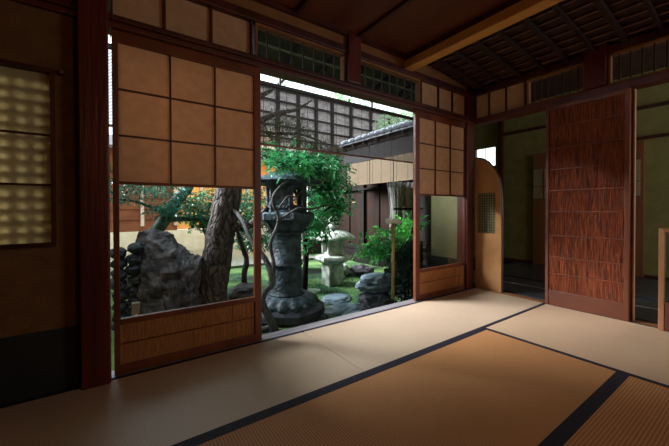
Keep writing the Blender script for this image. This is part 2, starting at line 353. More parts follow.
# low screen at right
ls=thing('low_screen','low wooden framed glass screen at the right edge beside the reed door','screen',(-.06,-1.8,0))
B(-.075,-.045,-1.462,-1.432,0,.715,bev=.004).build('stile',mat('light_brown_frame',(140,92,58),.4,(160,108,70),6),ls)
B(-.075,-.045,-2.2,-2.17,0,.715,bev=.004).build('stile',M_shojiwood,ls)
B(-.075,-.045,-2.17,-1.462,.69,.715,bev=.004).build('top_rail',mat('light_brown_frame',(140,92,58),.4,(160,108,70),6),ls)
B(-.07,-.05,-2.17,-1.462,.0,.19,bev=.004).build('lower_panel',MATS['orange_board'],ls)
B(-.072,-.048,-2.17,-1.462,.19,.205,bev=.003).build('middle_rail',M_shojiwood,ls)
B(-.061,-.058,-2.17,-1.462,.205,.69).build('glass',M_glass,ls)
# ---- enclosing walls behind the camera
struct('wall_back',B(GX0,2.4,-4.26,-4.2,-.1,2.5),M_plaster)
struct('wall_west',B(GX0-.06,GX0,-4.2,.1,-.1,2.5),M_plaster)
# ---- next room
struct('floor_next',B(.1,2.4,-4.2,1.5,-.1,-.03),M_wingdark)
struct('ceiling_next',B(-.0,2.4,-4.2,1.56,2.56,2.62),M_ceildark)
w=MB(); w.box(2.25,2.31,-4.2,.97,-.1,2.6); w.box(2.25,2.31,1.34,1.56,-.1,2.6); w.box(2.25,2.31,.97,1.34,-.1,1.62); w.box(2.25,2.31,.97,1.34,1.95,2.6)
struct('wall_east',w,M_green)
nw=tag(B(2.27,2.274,.97,1.34,1.62,1.95).build('window_2',M_glass),kind='structure')
s=MB(); s.box(2.255,2.265,1.15,1.158,1.62,1.95); s.box(2.25,2.28,.955,.972,1.60,1.97); s.box(2.25,2.28,1.338,1.355,1.60,1.97); s.build('window_frame',M_dark,nw)
w=MB(); w.box(.16,.85,.58,.64,-.3,2.6); w.box(.85,.91,.64,1.5,-.3,2.6); w.box(.91,2.31,1.5,1.56,-.3,2.6)
struct('wall_north',w,M_green)
struct('wall_outer',B(.10,.16,.12,.64,.27,2.6),mat('pale_olive_plaster',(126,120,84),.9,(136,130,92),6))
struct('trim_32',MB().box(.83,.85,.645,1.58,-.4,2.5).box(.83,2.3,1.56,1.58,-.4,2.25),M_wingdark)  # dark board added over the wall to hide its sunlit strip
struct('trim_31',B(.08,.16,.12,.64,-.45,.27),M_black)
struct('trim_17',B(2.19,2.25,.83,.9,-.03,2.56),M_dark)
struct('trim_18',B(2.22,2.25,-4.2,.83,2.10,2.14),M_dark)
struct('trim_19',B(2.22,2.25,-4.2,-.6,1.72,1.76),M_dark)
struct('baseboard_east',B(2.23,2.25,-4.2,.83,-.03,.03),M_dark)
def panel_door(y0,y1,z1,wy0,wy1,label):
    r=thing('wooden_door',label,'door',(2.24,(y0+y1)/2,0))
    B(2.215,2.235,y0,y1,-.02,z1,bev=.004).build('door_board',mat('brown_board',(116,70,36),.6,(136,84,46),4,(1,2,.2)),r)
    B(2.208,2.214,wy0,wy1,1.02,1.475).build('paper_pane',M_paper2,r)
    s=MB(); s.box(2.203,2.209,wy0,wy1,1.2,1.207); s.box(2.203,2.209,(wy0+wy1)/2-.003,(wy0+wy1)/2+.003,1.02,1.475); s.build('muntin',M_dark,r)
panel_door(-.08,.355,1.71,.05,.345,'brown wooden door with a small paper pane, seen left of the reed door')
panel_door(-.92,-.6,1.71,-.885,-.80,'brown wooden door with a small paper pane, seen right of the reed door')
# dark mats of the next room
k=0
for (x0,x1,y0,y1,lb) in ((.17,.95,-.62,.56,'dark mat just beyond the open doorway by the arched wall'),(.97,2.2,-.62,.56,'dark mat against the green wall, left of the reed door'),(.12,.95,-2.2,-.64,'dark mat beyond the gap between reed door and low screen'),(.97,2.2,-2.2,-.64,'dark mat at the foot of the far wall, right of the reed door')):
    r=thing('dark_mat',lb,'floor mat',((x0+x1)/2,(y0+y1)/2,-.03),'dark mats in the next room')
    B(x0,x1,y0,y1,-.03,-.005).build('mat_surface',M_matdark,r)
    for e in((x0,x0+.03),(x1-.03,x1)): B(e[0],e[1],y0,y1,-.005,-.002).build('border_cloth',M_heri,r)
B(.58,.60,-1.5,-.66,-.005,.0)
s=B(.56,.575,-2.2,.56,-.004,.004,bev=.001); tag(s.build('trim_30',mat('reflection_grey',(150,140,134),.4,(170,160,150),6)),kind='structure')  # light grey strip paints the reflection on the thresholds
# ------------------------------------------------------------------ tatami
T_light=tatami_mat_material('pale_rush',(212,186,158),(176,148,116),'Y',.42,.6)  # paler colour carries the sheen of this weave direction
T_lightx=tatami_mat_material('pale_rush_crosswise',(212,178,142),(174,142,110),'X',.42,.6)
T_warm=tatami_mat_material('golden_rush',(202,144,92),(152,102,60),'X',.62,.3)  # warmer colour stands in for the weaker sheen of these mats
T_warmy=tatami_mat_material('golden_rush_lengthwise',(202,144,92),(146,96,54),'Y',.62,.3)
hw=.026
def tatami(x0,x1,y0,y1,m,hs,label):
    r=thing('tatami_mat',label,'tatami mat',((x0+x1)/2,(y0+y1)/2,-.055))
    B(x0+.0035,x1-.0035,y0+.001,y1-.001,-.055,0,bev=.003).build('rush_surface',m,r)
    for side in hs:
        if side=='n': q=(x0+.001,x1-.001,y1-hw,y1-.0005)
        if side=='s': q=(x0+.001,x1-.001,y0+.0005,y0+hw)
        if side=='e': q=(x1-hw,x1-.0005,y0+.001,y1-.001)
        if side=='w': q=(x0+.0005,x0+hw,y0+.001,y1-.001)
        B(q[0],q[1],q[2],q[3],-.003,.0015).build('border_cloth',M_heri,r)
tatami(-2.13,-.002,-.711,-.002,T_light,'ns','pale tatami mat at the garden opening, running to the room corner')
tatami(-4.26,-2.13,-.711,-.002,T_light,'ns','pale tatami mat along the left screen and the big post')
tatami(-1.042,-.002,-2.75,-.711,T_lightx,'we','pale tatami mat in front of the reed door')
tatami(-3.16,-1.042,-1.467,-.711,T_warm,'ns','golden tatami mat in the middle of the foreground')
tatami(-3.16,-1.042,-2.22,-1.467,T_warmy,'ns','golden tatami mat cut off at the bottom right')
tatami(-4.26,-3.16,-2.22,-.711,T_warm,'we','golden tatami mat at the bottom left corner')
tatami(-3.16,-1.042,-2.98,-2.22,T_warm,'ns','golden tatami mat behind the viewpoint')
# ------------------------------------------------------------------ garden screens
def shoji(x0,x1,label,y0=.022,y1=.05,stl=.027,str_=.045):
    r=thing('shoji_screen',label,'sliding screen',((x0+x1)/2,(y0+y1)/2,0))
    xi0,xi1=x0+stl,x1-str_
    B(x0,xi0,y0,y1,-.003,1.775,bev=.003).build('stile',M_shojiwood,r)
    B(xi1,x1,y0,y1,-.003,1.775,bev=.003).build('stile',M_shojiwood,r)
    B(xi0,xi1,y0,y1,1.715,1.775,bev=.003).build('top_rail',M_shojiwood,r)
    B(xi0,xi1,y0+.002,y1,.985,1.0,bev=.002).build('middle_rail',M_shojiwood,r)
    B(xi0,xi1,y0-.002,y1,.255,.285,bev=.003).build('glass_sill_rail',M_shojiwood,r)
    B(xi0,xi1,y0,y1,-.003,.045,bev=.003).build('bottom_rail',M_shojiwood,r)
    p=B(xi0,xi1,y0+.016,y0+.018,1.0,1.715).build('paper',M_paper,r)
    g=MB(); 
    for k in(1,2): xx=xi0+(xi1-xi0)*k/3; g.box(xx-.0045,xx+.0045,y0+.004,y0+.0155,1.0,1.715)
    for k in(1,2): zz=1.0+.715*k/3; g.box(xi0,xi1,y0+.005,y0+.0155,zz-.0045,zz+.0045)
    g.build('muntin',M_dark,p)
    B(xi0,xi1,y0+.012,y0+.015,.285,.985).build('glass',M_glass,r)
    s=B(xi0,xi1,y0+.014,y0+.018,.045,.255)
    x=xi0
    while x<xi1-.003:
        wd=R.uniform(.003,.006); s.box(x,min(xi1,x+wd),y0+.008+R.uniform(0,.003),y0+.014,.045,.255); x+=wd+.001
    q=s.build('reed_panel',M_reed,r); B(xi0,xi1,y0+.003,y0+.008,.150,.157).build('batten',M_shojiwood,q)
shoji(-3.206,-2.411,'left sliding screen with nine paper panes above glass, beside the big post')
shoji(-.912,-.128,'right sliding screen with nine paper panes above glass, at the room corner',stl=.058,str_=.006)
# ------------------------------------------------------------------ eave and blind outside the opening
es=lambda y:2.46-.27*(y-.1)
c=MB(); c.poly([(-5,.09,es(.09)),(-5,.86,es(.86)),(-5,.86,es(.86)+.04),(-5,.09,es(.09)+.04)],5.4,'x')
ev=struct('ceiling_eave',c,mat('eave_board',(44,44,32),.8,(58,56,42),6))
x=-4.9
i=0
while x<.3:
    c=MB(); c.poly([(x,.09,es(.09)-.045),(x,.86,es(.86)-.045),(x,.86,es(.86)),(x,.09,es(.09))],.03,'x'); c.build('rafter',M_facadetimber,ev); x+=.38
for yy in(.22,.42,.62,.8):
    MB().tube([(-4.9,yy,es(yy)-.055),(.35,yy,es(yy)-.055)],.013,6).build('eave_bamboo',mat('weathered_bamboo',(84,88,62),.6,(66,70,50),12),ev)
bl=thing('bamboo_blind','long bamboo slat blind hanging outside the garden opening','bamboo blind',(-1.5,.7,2.0))
B(-3.4,.4,.688,.712,1.952,1.985,bev=.004).build('top_bar',M_rafter,bl)
s=MB(); z=1.95
while z>1.432:
    s.box(-3.4,.4,.699,.702,z-.0044,z); z-=.0098
s.build('slats',M_bamboo,bl)
B(-3.4,.4,.692,.708,1.420,1.434,bev=.003).build('bottom_bar',mat('reddish_slat',(112,62,38),.6,(130,76,48),8),bl)
for k in range(34):
    x=-3.35+k*.112; B(x-.0022,x+.0022,.696,.698,1.43,1.955).build('cord',M_rafter,bl)
for x in(-2.9,-1.956,-.845): B(x-.008,x+.008,.692,.708,1.99,es(.7)-.03).build('hook',M_rafter,bl)
# ------------------------------------------------------------------ ground
gb=bmesh.new(); N=70; 
vs=[[None]*(N+1) for _ in range(N+1)]
for i in range(N+1):
    for j in range(N+1):
        x=-6+9*i/N; yy=.11+5.4*j/N
        z=-.36+.075*math.exp(-((x+.42)**2+(yy-2.1)**2)/.22)+.05*noise.noise(V((x*.9,yy*.9,0)))+.02*noise.noise(V((x*3,yy*3,2)))
        vs[i][j]=gb.verts.new((x,yy,z))
for i in range(N):
    for j in range(N): gb.faces.new((vs[i][j],vs[i+1][j],vs[i+1][j+1],vs[i][j+1]))
mb=MB(); mb.b.free(); mb.b=gb
struct('ground_moss',mb,M_moss,True)
struct('ground_gravel',B(-30,30,-20,30,-.55,-.45),M_gravel)
struct('ground_path',B(-7,.9,4.6,7.8,-.45,-.31),M_gravel)
struct('ground_foundation',B(-5,.1,.0,.11,-.5,-.08),M_rockd)
# ------------------------------------------------------------------ lanterns
bx,by=-1.555,1.4
g0=-.36
L=thing('stone_lantern','tall dark weathered lantern with a round shaft and lotus base, half covered by leaves','lantern',(bx,by,g0))
rk=MB().lathe([(.40,0),(.46,.05),(.44,.12),(.36,.16)],18,(bx,by,g0-.03)); o=rk.build('base_rock',M_rockd,L); displace(o,.03,4,3)
MB().lathe([(.31,0),(.34,.03),(.325,.07),(.27,.11),(.22,.135)],64,(bx,by,g0+.10),lobes=16,amp=.16).build('lotus_base',M_stone,L,True)
MB().lathe([(.215,0),(.20,.02),(.185,.05),(.178,.28),(.175,.33),(.19,.335),(.19,.36),(.175,.365),(.172,.62),(.176,.70),(.20,.72)],32,(bx,by,g0+.235)).build('shaft',M_stone,L,True)
MB().lathe([(.19,0),(.22,.03),(.29,.12),(.33,.15),(.33,.215),(.30,.235)],6,(bx,by,g0+.95),rot=.3).build('platform',M_stone,L)
fb=MB(); z0=g0+1.185; hexr=.215
for k in range(6):
    a=math.pi*k/3+.3; fb.tube([(bx+hexr*math.cos(a),by+hexr*math.sin(a),z0),(bx+hexr*math.cos(a),by+hexr*math.sin(a),z0+.31)],.028,6)
    b=a+math.pi/3; p0=V((bx+hexr*math.cos(a),by+hexr*math.sin(a),0)); p1=V((bx+hexr*math.cos(b),by+hexr*math.sin(b),0))
    for zz in(z0+.01,z0+.06,z0+.29): fb.tube([p0+V((0,0,zz)),p1+V((0,0,zz))],.022,6)
    if k%2: 
        a_,b_=p0,p1
        v=[fb.b.verts.new(q) for q in(a_+V((0,0,z0)),b_+V((0,0,z0)),b_+V((0,0,z0+.3)),a_+V((0,0,z0+.3)))]; fb.b.faces.new(v)
fb.build('fire_box',M_stone,L)
MB().lathe([(.20,0),(.40,.02),(.43,.05),(.36,.09),(.22,.14),(.12,.18),(.05,.20)],6,(bx,by,z0+.30),rot=.3).build('roof',M_stone,L)
MB().lathe([(.04,0),(.075,.03),(.08,.07),(.05,.12),(.01,.15)],14,(bx,by,z0+.49)).build('finial',M_stone,L,True)
sx,sy=-.47,2.02
L=thing('stone_lantern','small pale stone lantern with a wide round cap, standing on the moss','lantern',(sx,sy,-.36))
o=B(sx-.14,sx+.13,sy-.11,sy+.12,-.38,.04,bev=.03).build('foot',M_stone2,L); displace(o,.015,5,1)
MB().lathe([(.16,0),(.28,.05),(.30,.08),(.29,.115),(.2,.13)],6,(sx,sy,.035),rot=.5).build('platform',M_stone2,L)
f2=MB().lathe([(.15,0),(.15,.02),(.15,.04)],4,(sx,sy,.165),rot=.6)
for k in range(4):
    a=.6+math.pi/2*k; f2.tube([(sx+.15*math.cos(a),sy+.15*math.sin(a),.19),(sx+.15*math.cos(a),sy+.15*math.sin(a),.40)],.035,6)
    b=a+math.pi/2
    f2.tube([(sx+.15*math.cos(a),sy+.15*math.sin(a),.39),(sx+.15*math.cos(b),sy+.15*math.sin(b),.39)],.03,6)
v=[f2.b.verts.new((sx+.14*math.cos(a),sy+.14*math.sin(a),z)) for a in(.6+math.pi,.6+1.5*math.pi) for z in(.2,.39)]; f2.b.faces.new((v[0],v[1],v[3],v[2]))
f2.build('fire_box',M_stone2,L)
o=MB().lathe([(.20,-.01),(.33,.0),(.35,.025),(.315,.06),(.22,.115),(.09,.15)],28,(sx,sy,.40)).build('roof',M_stone2,L,True); displace(o,.003,6,4)
MB().lathe([(.085,0),(.095,.02),(.095,.05),(.06,.065),(.05,.08),(.085,.11),(.09,.15),(.05,.19),(.01,.205)],18,(sx,sy,.55)).build('finial',M_stone2,L,True)
# ------------------------------------------------------------------ rocks
def rock(name,c,r,m,label,seed,sub=4,amp=.16,group=None,flat=None,cat='rock',aniso=(1,1,1.6)):
    b=bmesh.new(); bmesh.ops.create_icosphere(b,subdivisions=sub,radius=1)
    for v in b.verts:
        q=V((v.co.x*aniso[0],v.co.y*aniso[1],v.co.z*aniso[2]))*1.3+V((seed*3.1,seed*1.7,seed))
        n=1+amp*2*noise.noise(q)+amp*noise.noise(q*2.4)+amp*.6*abs(noise.noise(q*5))
        v.co=V((v.co.x*r[0]*n,v.co.y*r[1]*n,v.co.z*r[2]*n))
        if flat and v.co.z>flat: v.co.z=flat+(v.co.z-flat)*.15
        v.co+=V(c)
    m_=MB(); m_.b.free(); m_.b=b
    return one(m_,name,m,label,cat,group,smooth=False)
# big craggy rock: silhouette based, with true depth
def crag():
    prof=[(-3.03,-.4),(-3.06,-.1),(-3.03,.15),(-3.02,.40),(-2.99,.53),(-2.93,.60),(-2.86,.60),(-2.80,.605),(-2.70,.60),(-2.64,.56),(-2.60,.45),(-2.54,.41),(-2.47,.34),(-2.42,.32),(-2.36,.24),(-2.35,.1),(-2.38,-.1),(-2.36,-.4)]
    b=bmesh.new(); cx,cz=-2.7,.0; rings=[]
    n=len(prof); K=34
    # dense outline
    out=[]
    for (x0,z0_),(x1,z1) in zip(prof,prof[1:]):
        for t in range(7): out.append((x0+(x1-x0)*t/7,z0_+(z1-z0_)*t/7))
    out.append(prof[-1])
    for k in range(K+1):
        t=-1+2*k/K; s=math.sqrt(max(0,1-abs(t)**2.4))*.55+.45*(1-abs(t)); s=max(s,.03)
        ring=[]
        for x,z in out:
            X=cx+(x-cx)*s; Z=-.4+(z+.4)*s**.8; Y=2.12+t*.45+ .10*(z)
            q=V((X,Y,Z)); w_=V((X*.9+Z*.9,Y*.8,Z*1.7-X*1.0))
            dr=V(((X-cx)*.4,t*.8-.3,.3)); rd=lambda k:1-2.2*abs(noise.noise(w_*k))
            nn=dr*(.10*rd(2.3)+.06*rd(5.2)+.03*rd(11))+noise.noise_vector(w_*16)*.008
            ring.append(b.verts.new(q+nn))
        rings.append(ring)
    for a,c_ in zip(rings,rings[1:]):
        for i in range(len(a)-1): b.faces.new((a[i],a[i+1],c_[i+1],c_[i]))
    b.faces.new(rings[0]); b.faces.new(rings[-1][::-1])
    m_=MB(); m_.b.free(); m_.b=b; return m_
one(crag(),'garden_rock',M_rock,'large craggy grey rock behind the glass of the left screen','rock')
rows=['lowest','second lowest','third lowest','fourth lowest','fourth highest','third highest','second highest','topmost']
for i in range(8):
    for j in range(2):
        rock('dark_stone',(-3.03-.135*j+R.uniform(-.015,.015),1.98+.03*j,-.33+.111*i-.04*j),(.074,.085,.062),M_rockd,rows[i]+(' dark stone of the inner column, left of the craggy rock' if j==0 else ' dark stone of the outer column, beside the left screen frame'),20+i*3+j,3,.10,'dark stones stacked left of the craggy rock')
rock('garden_rock',(-1.78,2.2,-.27),(.22,.18,.14),M_rock,'low flat-lying dark rock between the pine trunk and the tall lantern',3,3,.12)
rock('garden_rock',(-.62,.88,-.28),(.27,.2,.13),M_rockd,'dark layered rock under the bright leaves, lowest by the right screen',5,4,.14)
rock('garden_rock',(-.50,1.0,-.08),(.26,.2,.12),M_rockblue,'blue-grey rock lying on the dark layered rock at right',6,4,.14)
rock('garden_rock',(.10,2.75,-.25),(.24,.2,.17),M_stone2,'pale rough rock just right of the small lantern foot',8,4,.16)
rock('garden_rock',(-.12,2.45,-.30),(.16,.14,.13),M_rockblue,'grey rock touching the back of the small lantern foot',9,3,.14)
rock('garden_rock',(.55,2.6,-.30),(.25,.2,.12),M_rock,'brown rock by the wing wall behind the bright leaves',10,3,.14)
rock('stepping_stone',(-.80,1.47,-.35),(.22,.17,.075),M_rockblue,'pale stepping stone, farther of the two before the small lantern',11,4,.08,flat=.05,cat='stepping stone')
rock('stepping_stone',(-1.02,1.12,-.36),(.31,.16,.07),M_rockblue,'wide stepping stone nearest the sill',12,4,.08,flat=.045,cat='stepping stone')
rock('stepping_stone',(-.92,.82,-.37),(.30,.13,.07),M_rockblue,'stepping stone partly hidden by the sill, beside the dark rocks',13,4,.08,flat=.045,cat='stepping stone')
rock('stepping_stone',(-.95,1.98,-.345),(.24,.16,.05),mat('mossy_stone',(110,134,108),.8,(144,160,136),7,bump=.4),'mossy low stepping stone left of the small lantern foot',14,4,.08,flat=.035,cat='stepping stone')
rock('garden_rock',(-1.33,1.02,-.37),(.10,.08,.06),M_rockd,'small dark pebble-like rock between the lotus base and the stepping stones',15,3,.12)
# ------------------------------------------------------------------ trees
def trunk_mesh(pts,rads,n=20,seg=8,amp=.02):
    P=[];Q=[]
    pts=[V(p) for p in pts]
    for i in range(len(pts)-1):
        p0=pts[max(i-1,0)];p1=pts[i];p2=pts[i+1];p3=pts[min(i+2,len(pts)-1)]
        for t in range(seg):
            u=t/seg; P.append(.5*((2*p1)+(p2-p0)*u+(2*p0-5*p1+4*p2-p3)*u*u+(3*p1-p0-3*p2+p3)*u**3)); Q.append(rads[i]+(rads[i+1]-rads[i])*u)
    P.append(pts[-1]);Q.append(rads[-1])
    m=MB().tube(P,Q,n)
    for v in m.b.verts:
        q=v.co; v.co=q+noise.noise_vector(V((q.x*9,q.y*9,q.z*5)))*amp+noise.noise_vector(V((q.x*22,q.y*22,q.z*11)))*amp*.5
    return m
def foliage(blobs,n,L,W,seed,tw=None,droop=-.2,cluster=5):
    rr=random.Random(seed); m=MB()
    tot=sum(b[3] for b in blobs)
    for (c,r,_,wt) in [(V(b[0]),V(b[1]),0,b[3]) for b in blobs]:
        for i in range(int(n*wt/tot/cluster)):
            while True:
                p=V((rr.uniform(-1,1),rr.uniform(-1,1),rr.uniform(-1,1)))
                if p.length<1: break
            p=c+V((p.x*r.x,p.y*r.y,p.z*r.z))
            base=V((rr.uniform(-1,1),rr.uniform(-1,1),rr.uniform(-.5,.5)+droop)).normalized()
            for k in range(cluster):
                d=(base+V((rr.uniform(-1,1),rr.uniform(-1,1),rr.uniform(-.6,.6)))*.9).normalized()
                m.leaf(p+base*k*L*.4,d,L*rr.uniform(.7,1.2),W*rr.uniform(.8,1.2))
    return m
# pine with thick trunk
pt=thing('pine_tree','old tree with a thick rough-barked leaning trunk behind the left screen glass','tree',(-2.14,2.1,-.38))
trunk_mesh([(-2.25,2.1,-.45),(-2.225,2.1,-.2),(-2.16,2.1,.3),(-2.08,2.1,.75),(-2.0,2.1,1.2),(-2.02,2.12,1.8),(-1.9,2.1,2.5),(-1.95,2.15,3.3)],[.20,.178,.170,.165,.160,.14,.10,.06],28,12,.022).build('trunk',M_bark,pt,True)
for pts,rd_ in (([(-2.02,2.08,.62),(-1.88,1.8,.66),(-1.86,1.5,.76),(-1.6,1.55,1.0)],[.06,.05,.04,.02]),
    ([(-1.98,2.1,1.55),(-1.75,2.0,1.9),(-1.45,1.95,2.12),(-1.15,1.9,2.22),(-.9,1.9,2.4)],[.055,.045,.035,.022,.01]),
    ([(-1.95,2.1,2.2),(-1.6,1.95,2.35),(-1.3,1.9,2.62)],[.04,.03,.012]),
    ([(-1.75,2.0,1.9),(-1.5,1.9,1.85),(-1.1,1.85,1.88),(-.7,1.85,1.8)],[.03,.025,.018,.008]),
    ([(-2.02,2.1,1.4),(-2.4,2.0,1.5),(-2.8,1.9,1.35),(-3.1,1.8,1.2)],[.05,.035,.025,.01])):
    trunk_mesh(pts,rd_,8,5,.008).build('branch',M_bark,pt,True)
foliage([((-1.3,1.95,1.95),(.55,.35,.16),0,3),((-.75,2.0,1.75),(.5,.3,.12),0,2),((-1.7,1.9,1.75),(.3,.3,.12),0,1),((-2.9,2.0,1.25),(.5,.4,.14),0,2)],4200,.07,.012,5,cluster=6).build('foliage',M_leafp,pt)
foliage([((-1.6,2.6,4.3),(2.0,1.3,.5),0,3),((.6,3.2,4.6),(1.7,1.4,.5),0,2.2),((-3.2,3.0,4.2),(1.6,1.4,.5),0,2)],16000,.17,.05,55,cluster=7).build('shade_crown',M_leafp,pt)  # unseen crown added overhead to dim the garden
for pts in ([(-1.95,2.15,3.2),(-1.2,2.5,3.9),(.2,3.0,4.4)],[(-1.95,2.15,3.2),(-2.6,2.6,3.8),(-3.6,3.0,4.2)]): trunk_mesh(pts,[.06,.045,.02],8,6,.01).build('branch',M_bark,pt,True)  # branches added to carry the unseen crown
# gnarled small tree in front
gt=thing('gnarled_sapling','thin twisted grey tree at the right edge of the left screen, before the tall lantern','tree',(-1.92,1.0,-.36))
trunk_mesh([(-1.9,.98,-.42),(-1.91,1.0,-.3),(-1.99,1.05,-.1),(-1.96,1.07,.02),(-1.868,1.1,.113),(-1.9,1.2,.33),(-1.98,1.4,.52),(-1.98,1.7,.74),(-2.0,1.95,.85)],[.07,.045,.035,.033,.036,.03,.03,.028,.02],10,6,.012).build('trunk',M_bark2,gt,True)
trunk_mesh([(-1.868,1.1,.113),(-1.84,1.12,.3),(-1.86,1.15,.5),(-1.78,1.12,.75),(-1.86,1.1,.95),(-1.75,1.08,1.12),(-1.55,1.05,1.22)],[.028,.02,.018,.018,.016,.014,.006],8,5,.008).build('branch',M_bark2,gt,True)
trunk_mesh([(-1.80,1.12,.72),(-1.6,1.05,.86),(-1.42,1.02,.86),(-1.25,1.0,.9),(-1.1,1.0,.87)],[.014,.013,.011,.008,.004],6,5,.006).build('branch',M_bark2,gt,True)
trunk_mesh([(-1.82,1.1,.82),(-1.72,1.05,.98),(-1.6,1.05,1.0),(-1.5,1.05,1.1)],[.012,.01,.008,.004],6,5,.006).build('branch',M_bark2,gt,True)
trunk_mesh([(-1.91,1.0,-.32),(-2.05,1.05,-.36),(-2.15,1.1,-.4)],[.035,.025,.01],8,4,.006).build('root',M_bark2,gt,True)
t3=thing('slender_tree','slender curved trunk seen in the glass just right of the thick trunk','tree',(-1.78,2.35,-.36))
trunk_mesh([(-1.72,2.35,-.45),(-1.74,2.35,-.1),(-1.70,2.35,.15),(-1.78,2.35,.4),(-1.86,2.3,.65),(-1.95,2.2,.95)],[.05,.04,.036,.03,.03,.02],10,6,.012).build('trunk',M_bark2,t3,True)
# second leaning tree
t2=thing('leaning_tree','slanting greenish trunk rising behind the craggy rock','tree',(-2.95,3.4,-.36))
trunk_mesh([(-3.0,3.4,-.45),(-2.88,3.4,.2),(-2.72,3.4,.48),(-2.45,3.4,.95),(-2.22,3.4,1.3),(-2.0,3.4,2.0),(-1.8,3.4,2.8)],[.14,.12,.10,.085,.075,.06,.03],14,8,.02).build('trunk',M_barkg,t2,True)
trunk_mesh([(-2.58,3.4,.7),(-2.2,3.3,.72),(-1.9,3.2,.68),(-1.6,3.2,.72)],[.04,.035,.025,.012],8,5,.01).build('branch',M_barkg,t2,True)
trunk_mesh([(-2.6,3.4,.8),(-2.9,3.2,.95),(-3.2,3.0,1.0)],[.03,.02,.01],8,5,.01).build('branch',M_barkg,t2,True)
foliage([((-2.85,3.2,1.12),(.6,.4,.20),0,4),((-2.6,3.1,.85),(.25,.3,.10),0,1.5),((-1.9,3.2,.9),(.6,.35,.3),0,5),((-1.7,3.2,.55),(.4,.3,.2),0,2),((-1.4,3.3,1.2),(.5,.3,.3),0,2)],5200,.055,.022,8,cluster=6).build('foliage',M_leafb,t2)
hs=thing('broadleaf_shrub','leafy shrub before the amber wall, between the leaning trunk and thick trunk','shrub',(-1.9,3.6,-.36))
for pts in ([(-1.9,3.6,-.42),(-1.95,3.55,.3),(-2.1,3.5,.8)],[(-1.9,3.6,-.42),(-1.75,3.5,.4),(-1.5,3.4,.9)]): trunk_mesh(pts,[.03,.02,.008],7,5,.01).build('stem',M_wingdark,hs,True)
foliage([((-2.1,3.5,.85),(.45,.3,.28),0,4),((-1.75,3.5,.6),(.3,.3,.2),0,2),((-1.3,3.4,.9),(.4,.3,.4),0,3),((-1.2,3.4,.35),(.35,.3,.15),0,1)],1700,.10,.045,17,cluster=5).build('foliage',mat('broad_leaf',(20,80,50),.28,(110,170,110),4,trans=.3,spec=.6),hs)
# camellia over the lantern
ct=thing('camellia_tree','glossy-leaved camellia whose crown hangs over the tall dark lantern','tree',(-.92,1.9,-.38))
trunk_mesh([(-1.0,2.0,-.45),(-.98,1.95,.2),(-1.05,1.9,.7),(-1.1,1.85,1.1),(-1.2,1.8,1.45)],[.05,.042,.035,.03,.012],9,6,.01).build('trunk',M_wingdark,ct,True)
for pts in ([(-1.05,1.9,.8),(-1.4,1.6,1.2),(-1.8,1.5,1.5)],[(-1.08,1.88,1.0),(-.8,1.7,1.2),(-.5,1.6,1.25)],[(-1.03,1.9,.5),(-1.0,1.5,.8),(-.9,1.3,.95)]):
    trunk_mesh(pts,[.022,.015,.006],7,5,.01).build('branch',M_wingdark,ct,True)
foliage([((-1.5,1.05,1.33),(.42,.2,.08),0,2.2),((-1.45,1.5,1.5),(.5,.35,.10),0,2.2),((-1.0,1.5,1.38),(.36,.3,.16),0,3.2),((-.88,1.45,1.12),(.30,.28,.22),0,3.0),((-.95,1.5,.85),(.22,.25,.2),0,1.6),((-1.12,1.4,.62),(.16,.2,.16),0,1.2),((-.72,1.6,.85),(.16,.2,.12),0,.8),((-1.22,1.5,.42),(.09,.15,.1),0,.3)],3600,.082,.036,11,cluster=5,droop=-.15).build('foliage',M_leafc,ct)
# nandina near right rocks
nd=thing('nandina_shrub','bright green leafy shrub leaning in front of the brushwood fence','shrub',(.05,1.15,-.36))
for pts in ([(.1,1.2,-.42),(.05,1.2,.2),(-.2,1.1,.45),(-.5,1.05,.42)],[(.12,1.2,-.42),(.15,1.15,.35),(0,1.1,.62),(-.25,1.05,.6)],[(.15,1.2,-.42),(.25,1.15,.4),(.3,1.1,.68)],[(.08,1.2,-.42),(-.1,1.15,.1),(-.4,1.1,.28),(-.62,1.1,.30)]):
    trunk_mesh(pts,[.016,.013,.01,.004][:len(pts)],6,6,.004).build('stem',M_barkg,nd,True)
foliage([((-.45,1.08,.38),(.28,.2,.06),0,2.2),((-.1,1.1,.52),(.26,.2,.07),0,1.8),((.2,1.1,.66),(.2,.15,.05),0,.9),((-.1,1.15,.28),(.4,.25,.09),0,2.6)],1100,.10,.032,13,cluster=5,droop=-.1).build('foliage',M_leafn,nd)
ds=thing('evergreen_shrub','dark small-leaved evergreen shrub against the left edge of the right screen','shrub',(-.3,.75,-.36))
for k in range(5): trunk_mesh([(-.3+.04*k,.75,-.42),(-.38+.08*k,.72,.0),(-.45+.12*k,.7,.35)],[.01,.008,.003],5,4,.004).build('stem',M_wingdark,ds,True)
foliage([((-.25,.8,.15),(.25,.25,.28),0,3),((-.3,.75,-.15),(.2,.22,.22),0,2),((-.0,.9,.3),(.3,.22,.18),0,2)],3000,.045,.022,14,cluster=5).build('foliage',M_leafd,ds)
rg=random.Random(21); gm=MB()
for k in range(5200):
    x=rg.uniform(-2.6,.3); yy=.14+2.6*rg.random()**1.4
    if noise.noise(V((x*1.7,yy*1.7,4)))<-.08: continue
    if (x+1.555)**2+(yy-1.4)**2<.2: continue
    z=-.36+.075*math.exp(-((x+.42)**2+(yy-2.1)**2)/.22)+.05*noise.noise(V((x*.9,yy*.9,0)))+.02*noise.noise(V((x*3,yy*3,2)))
    gm.leaf(V((x,yy,z-.004)),V((rg.uniform(-.6,.6),rg.uniform(-.6,.6),1)),rg.uniform(.02,.05),.007)
tag(gm.build('grass',mat('short_grass',(50,120,62),.6,(132,170,84),2.2,trans=.35)),'short bright green grass and moss blades covering the garden ground','grass',kind='stuff')
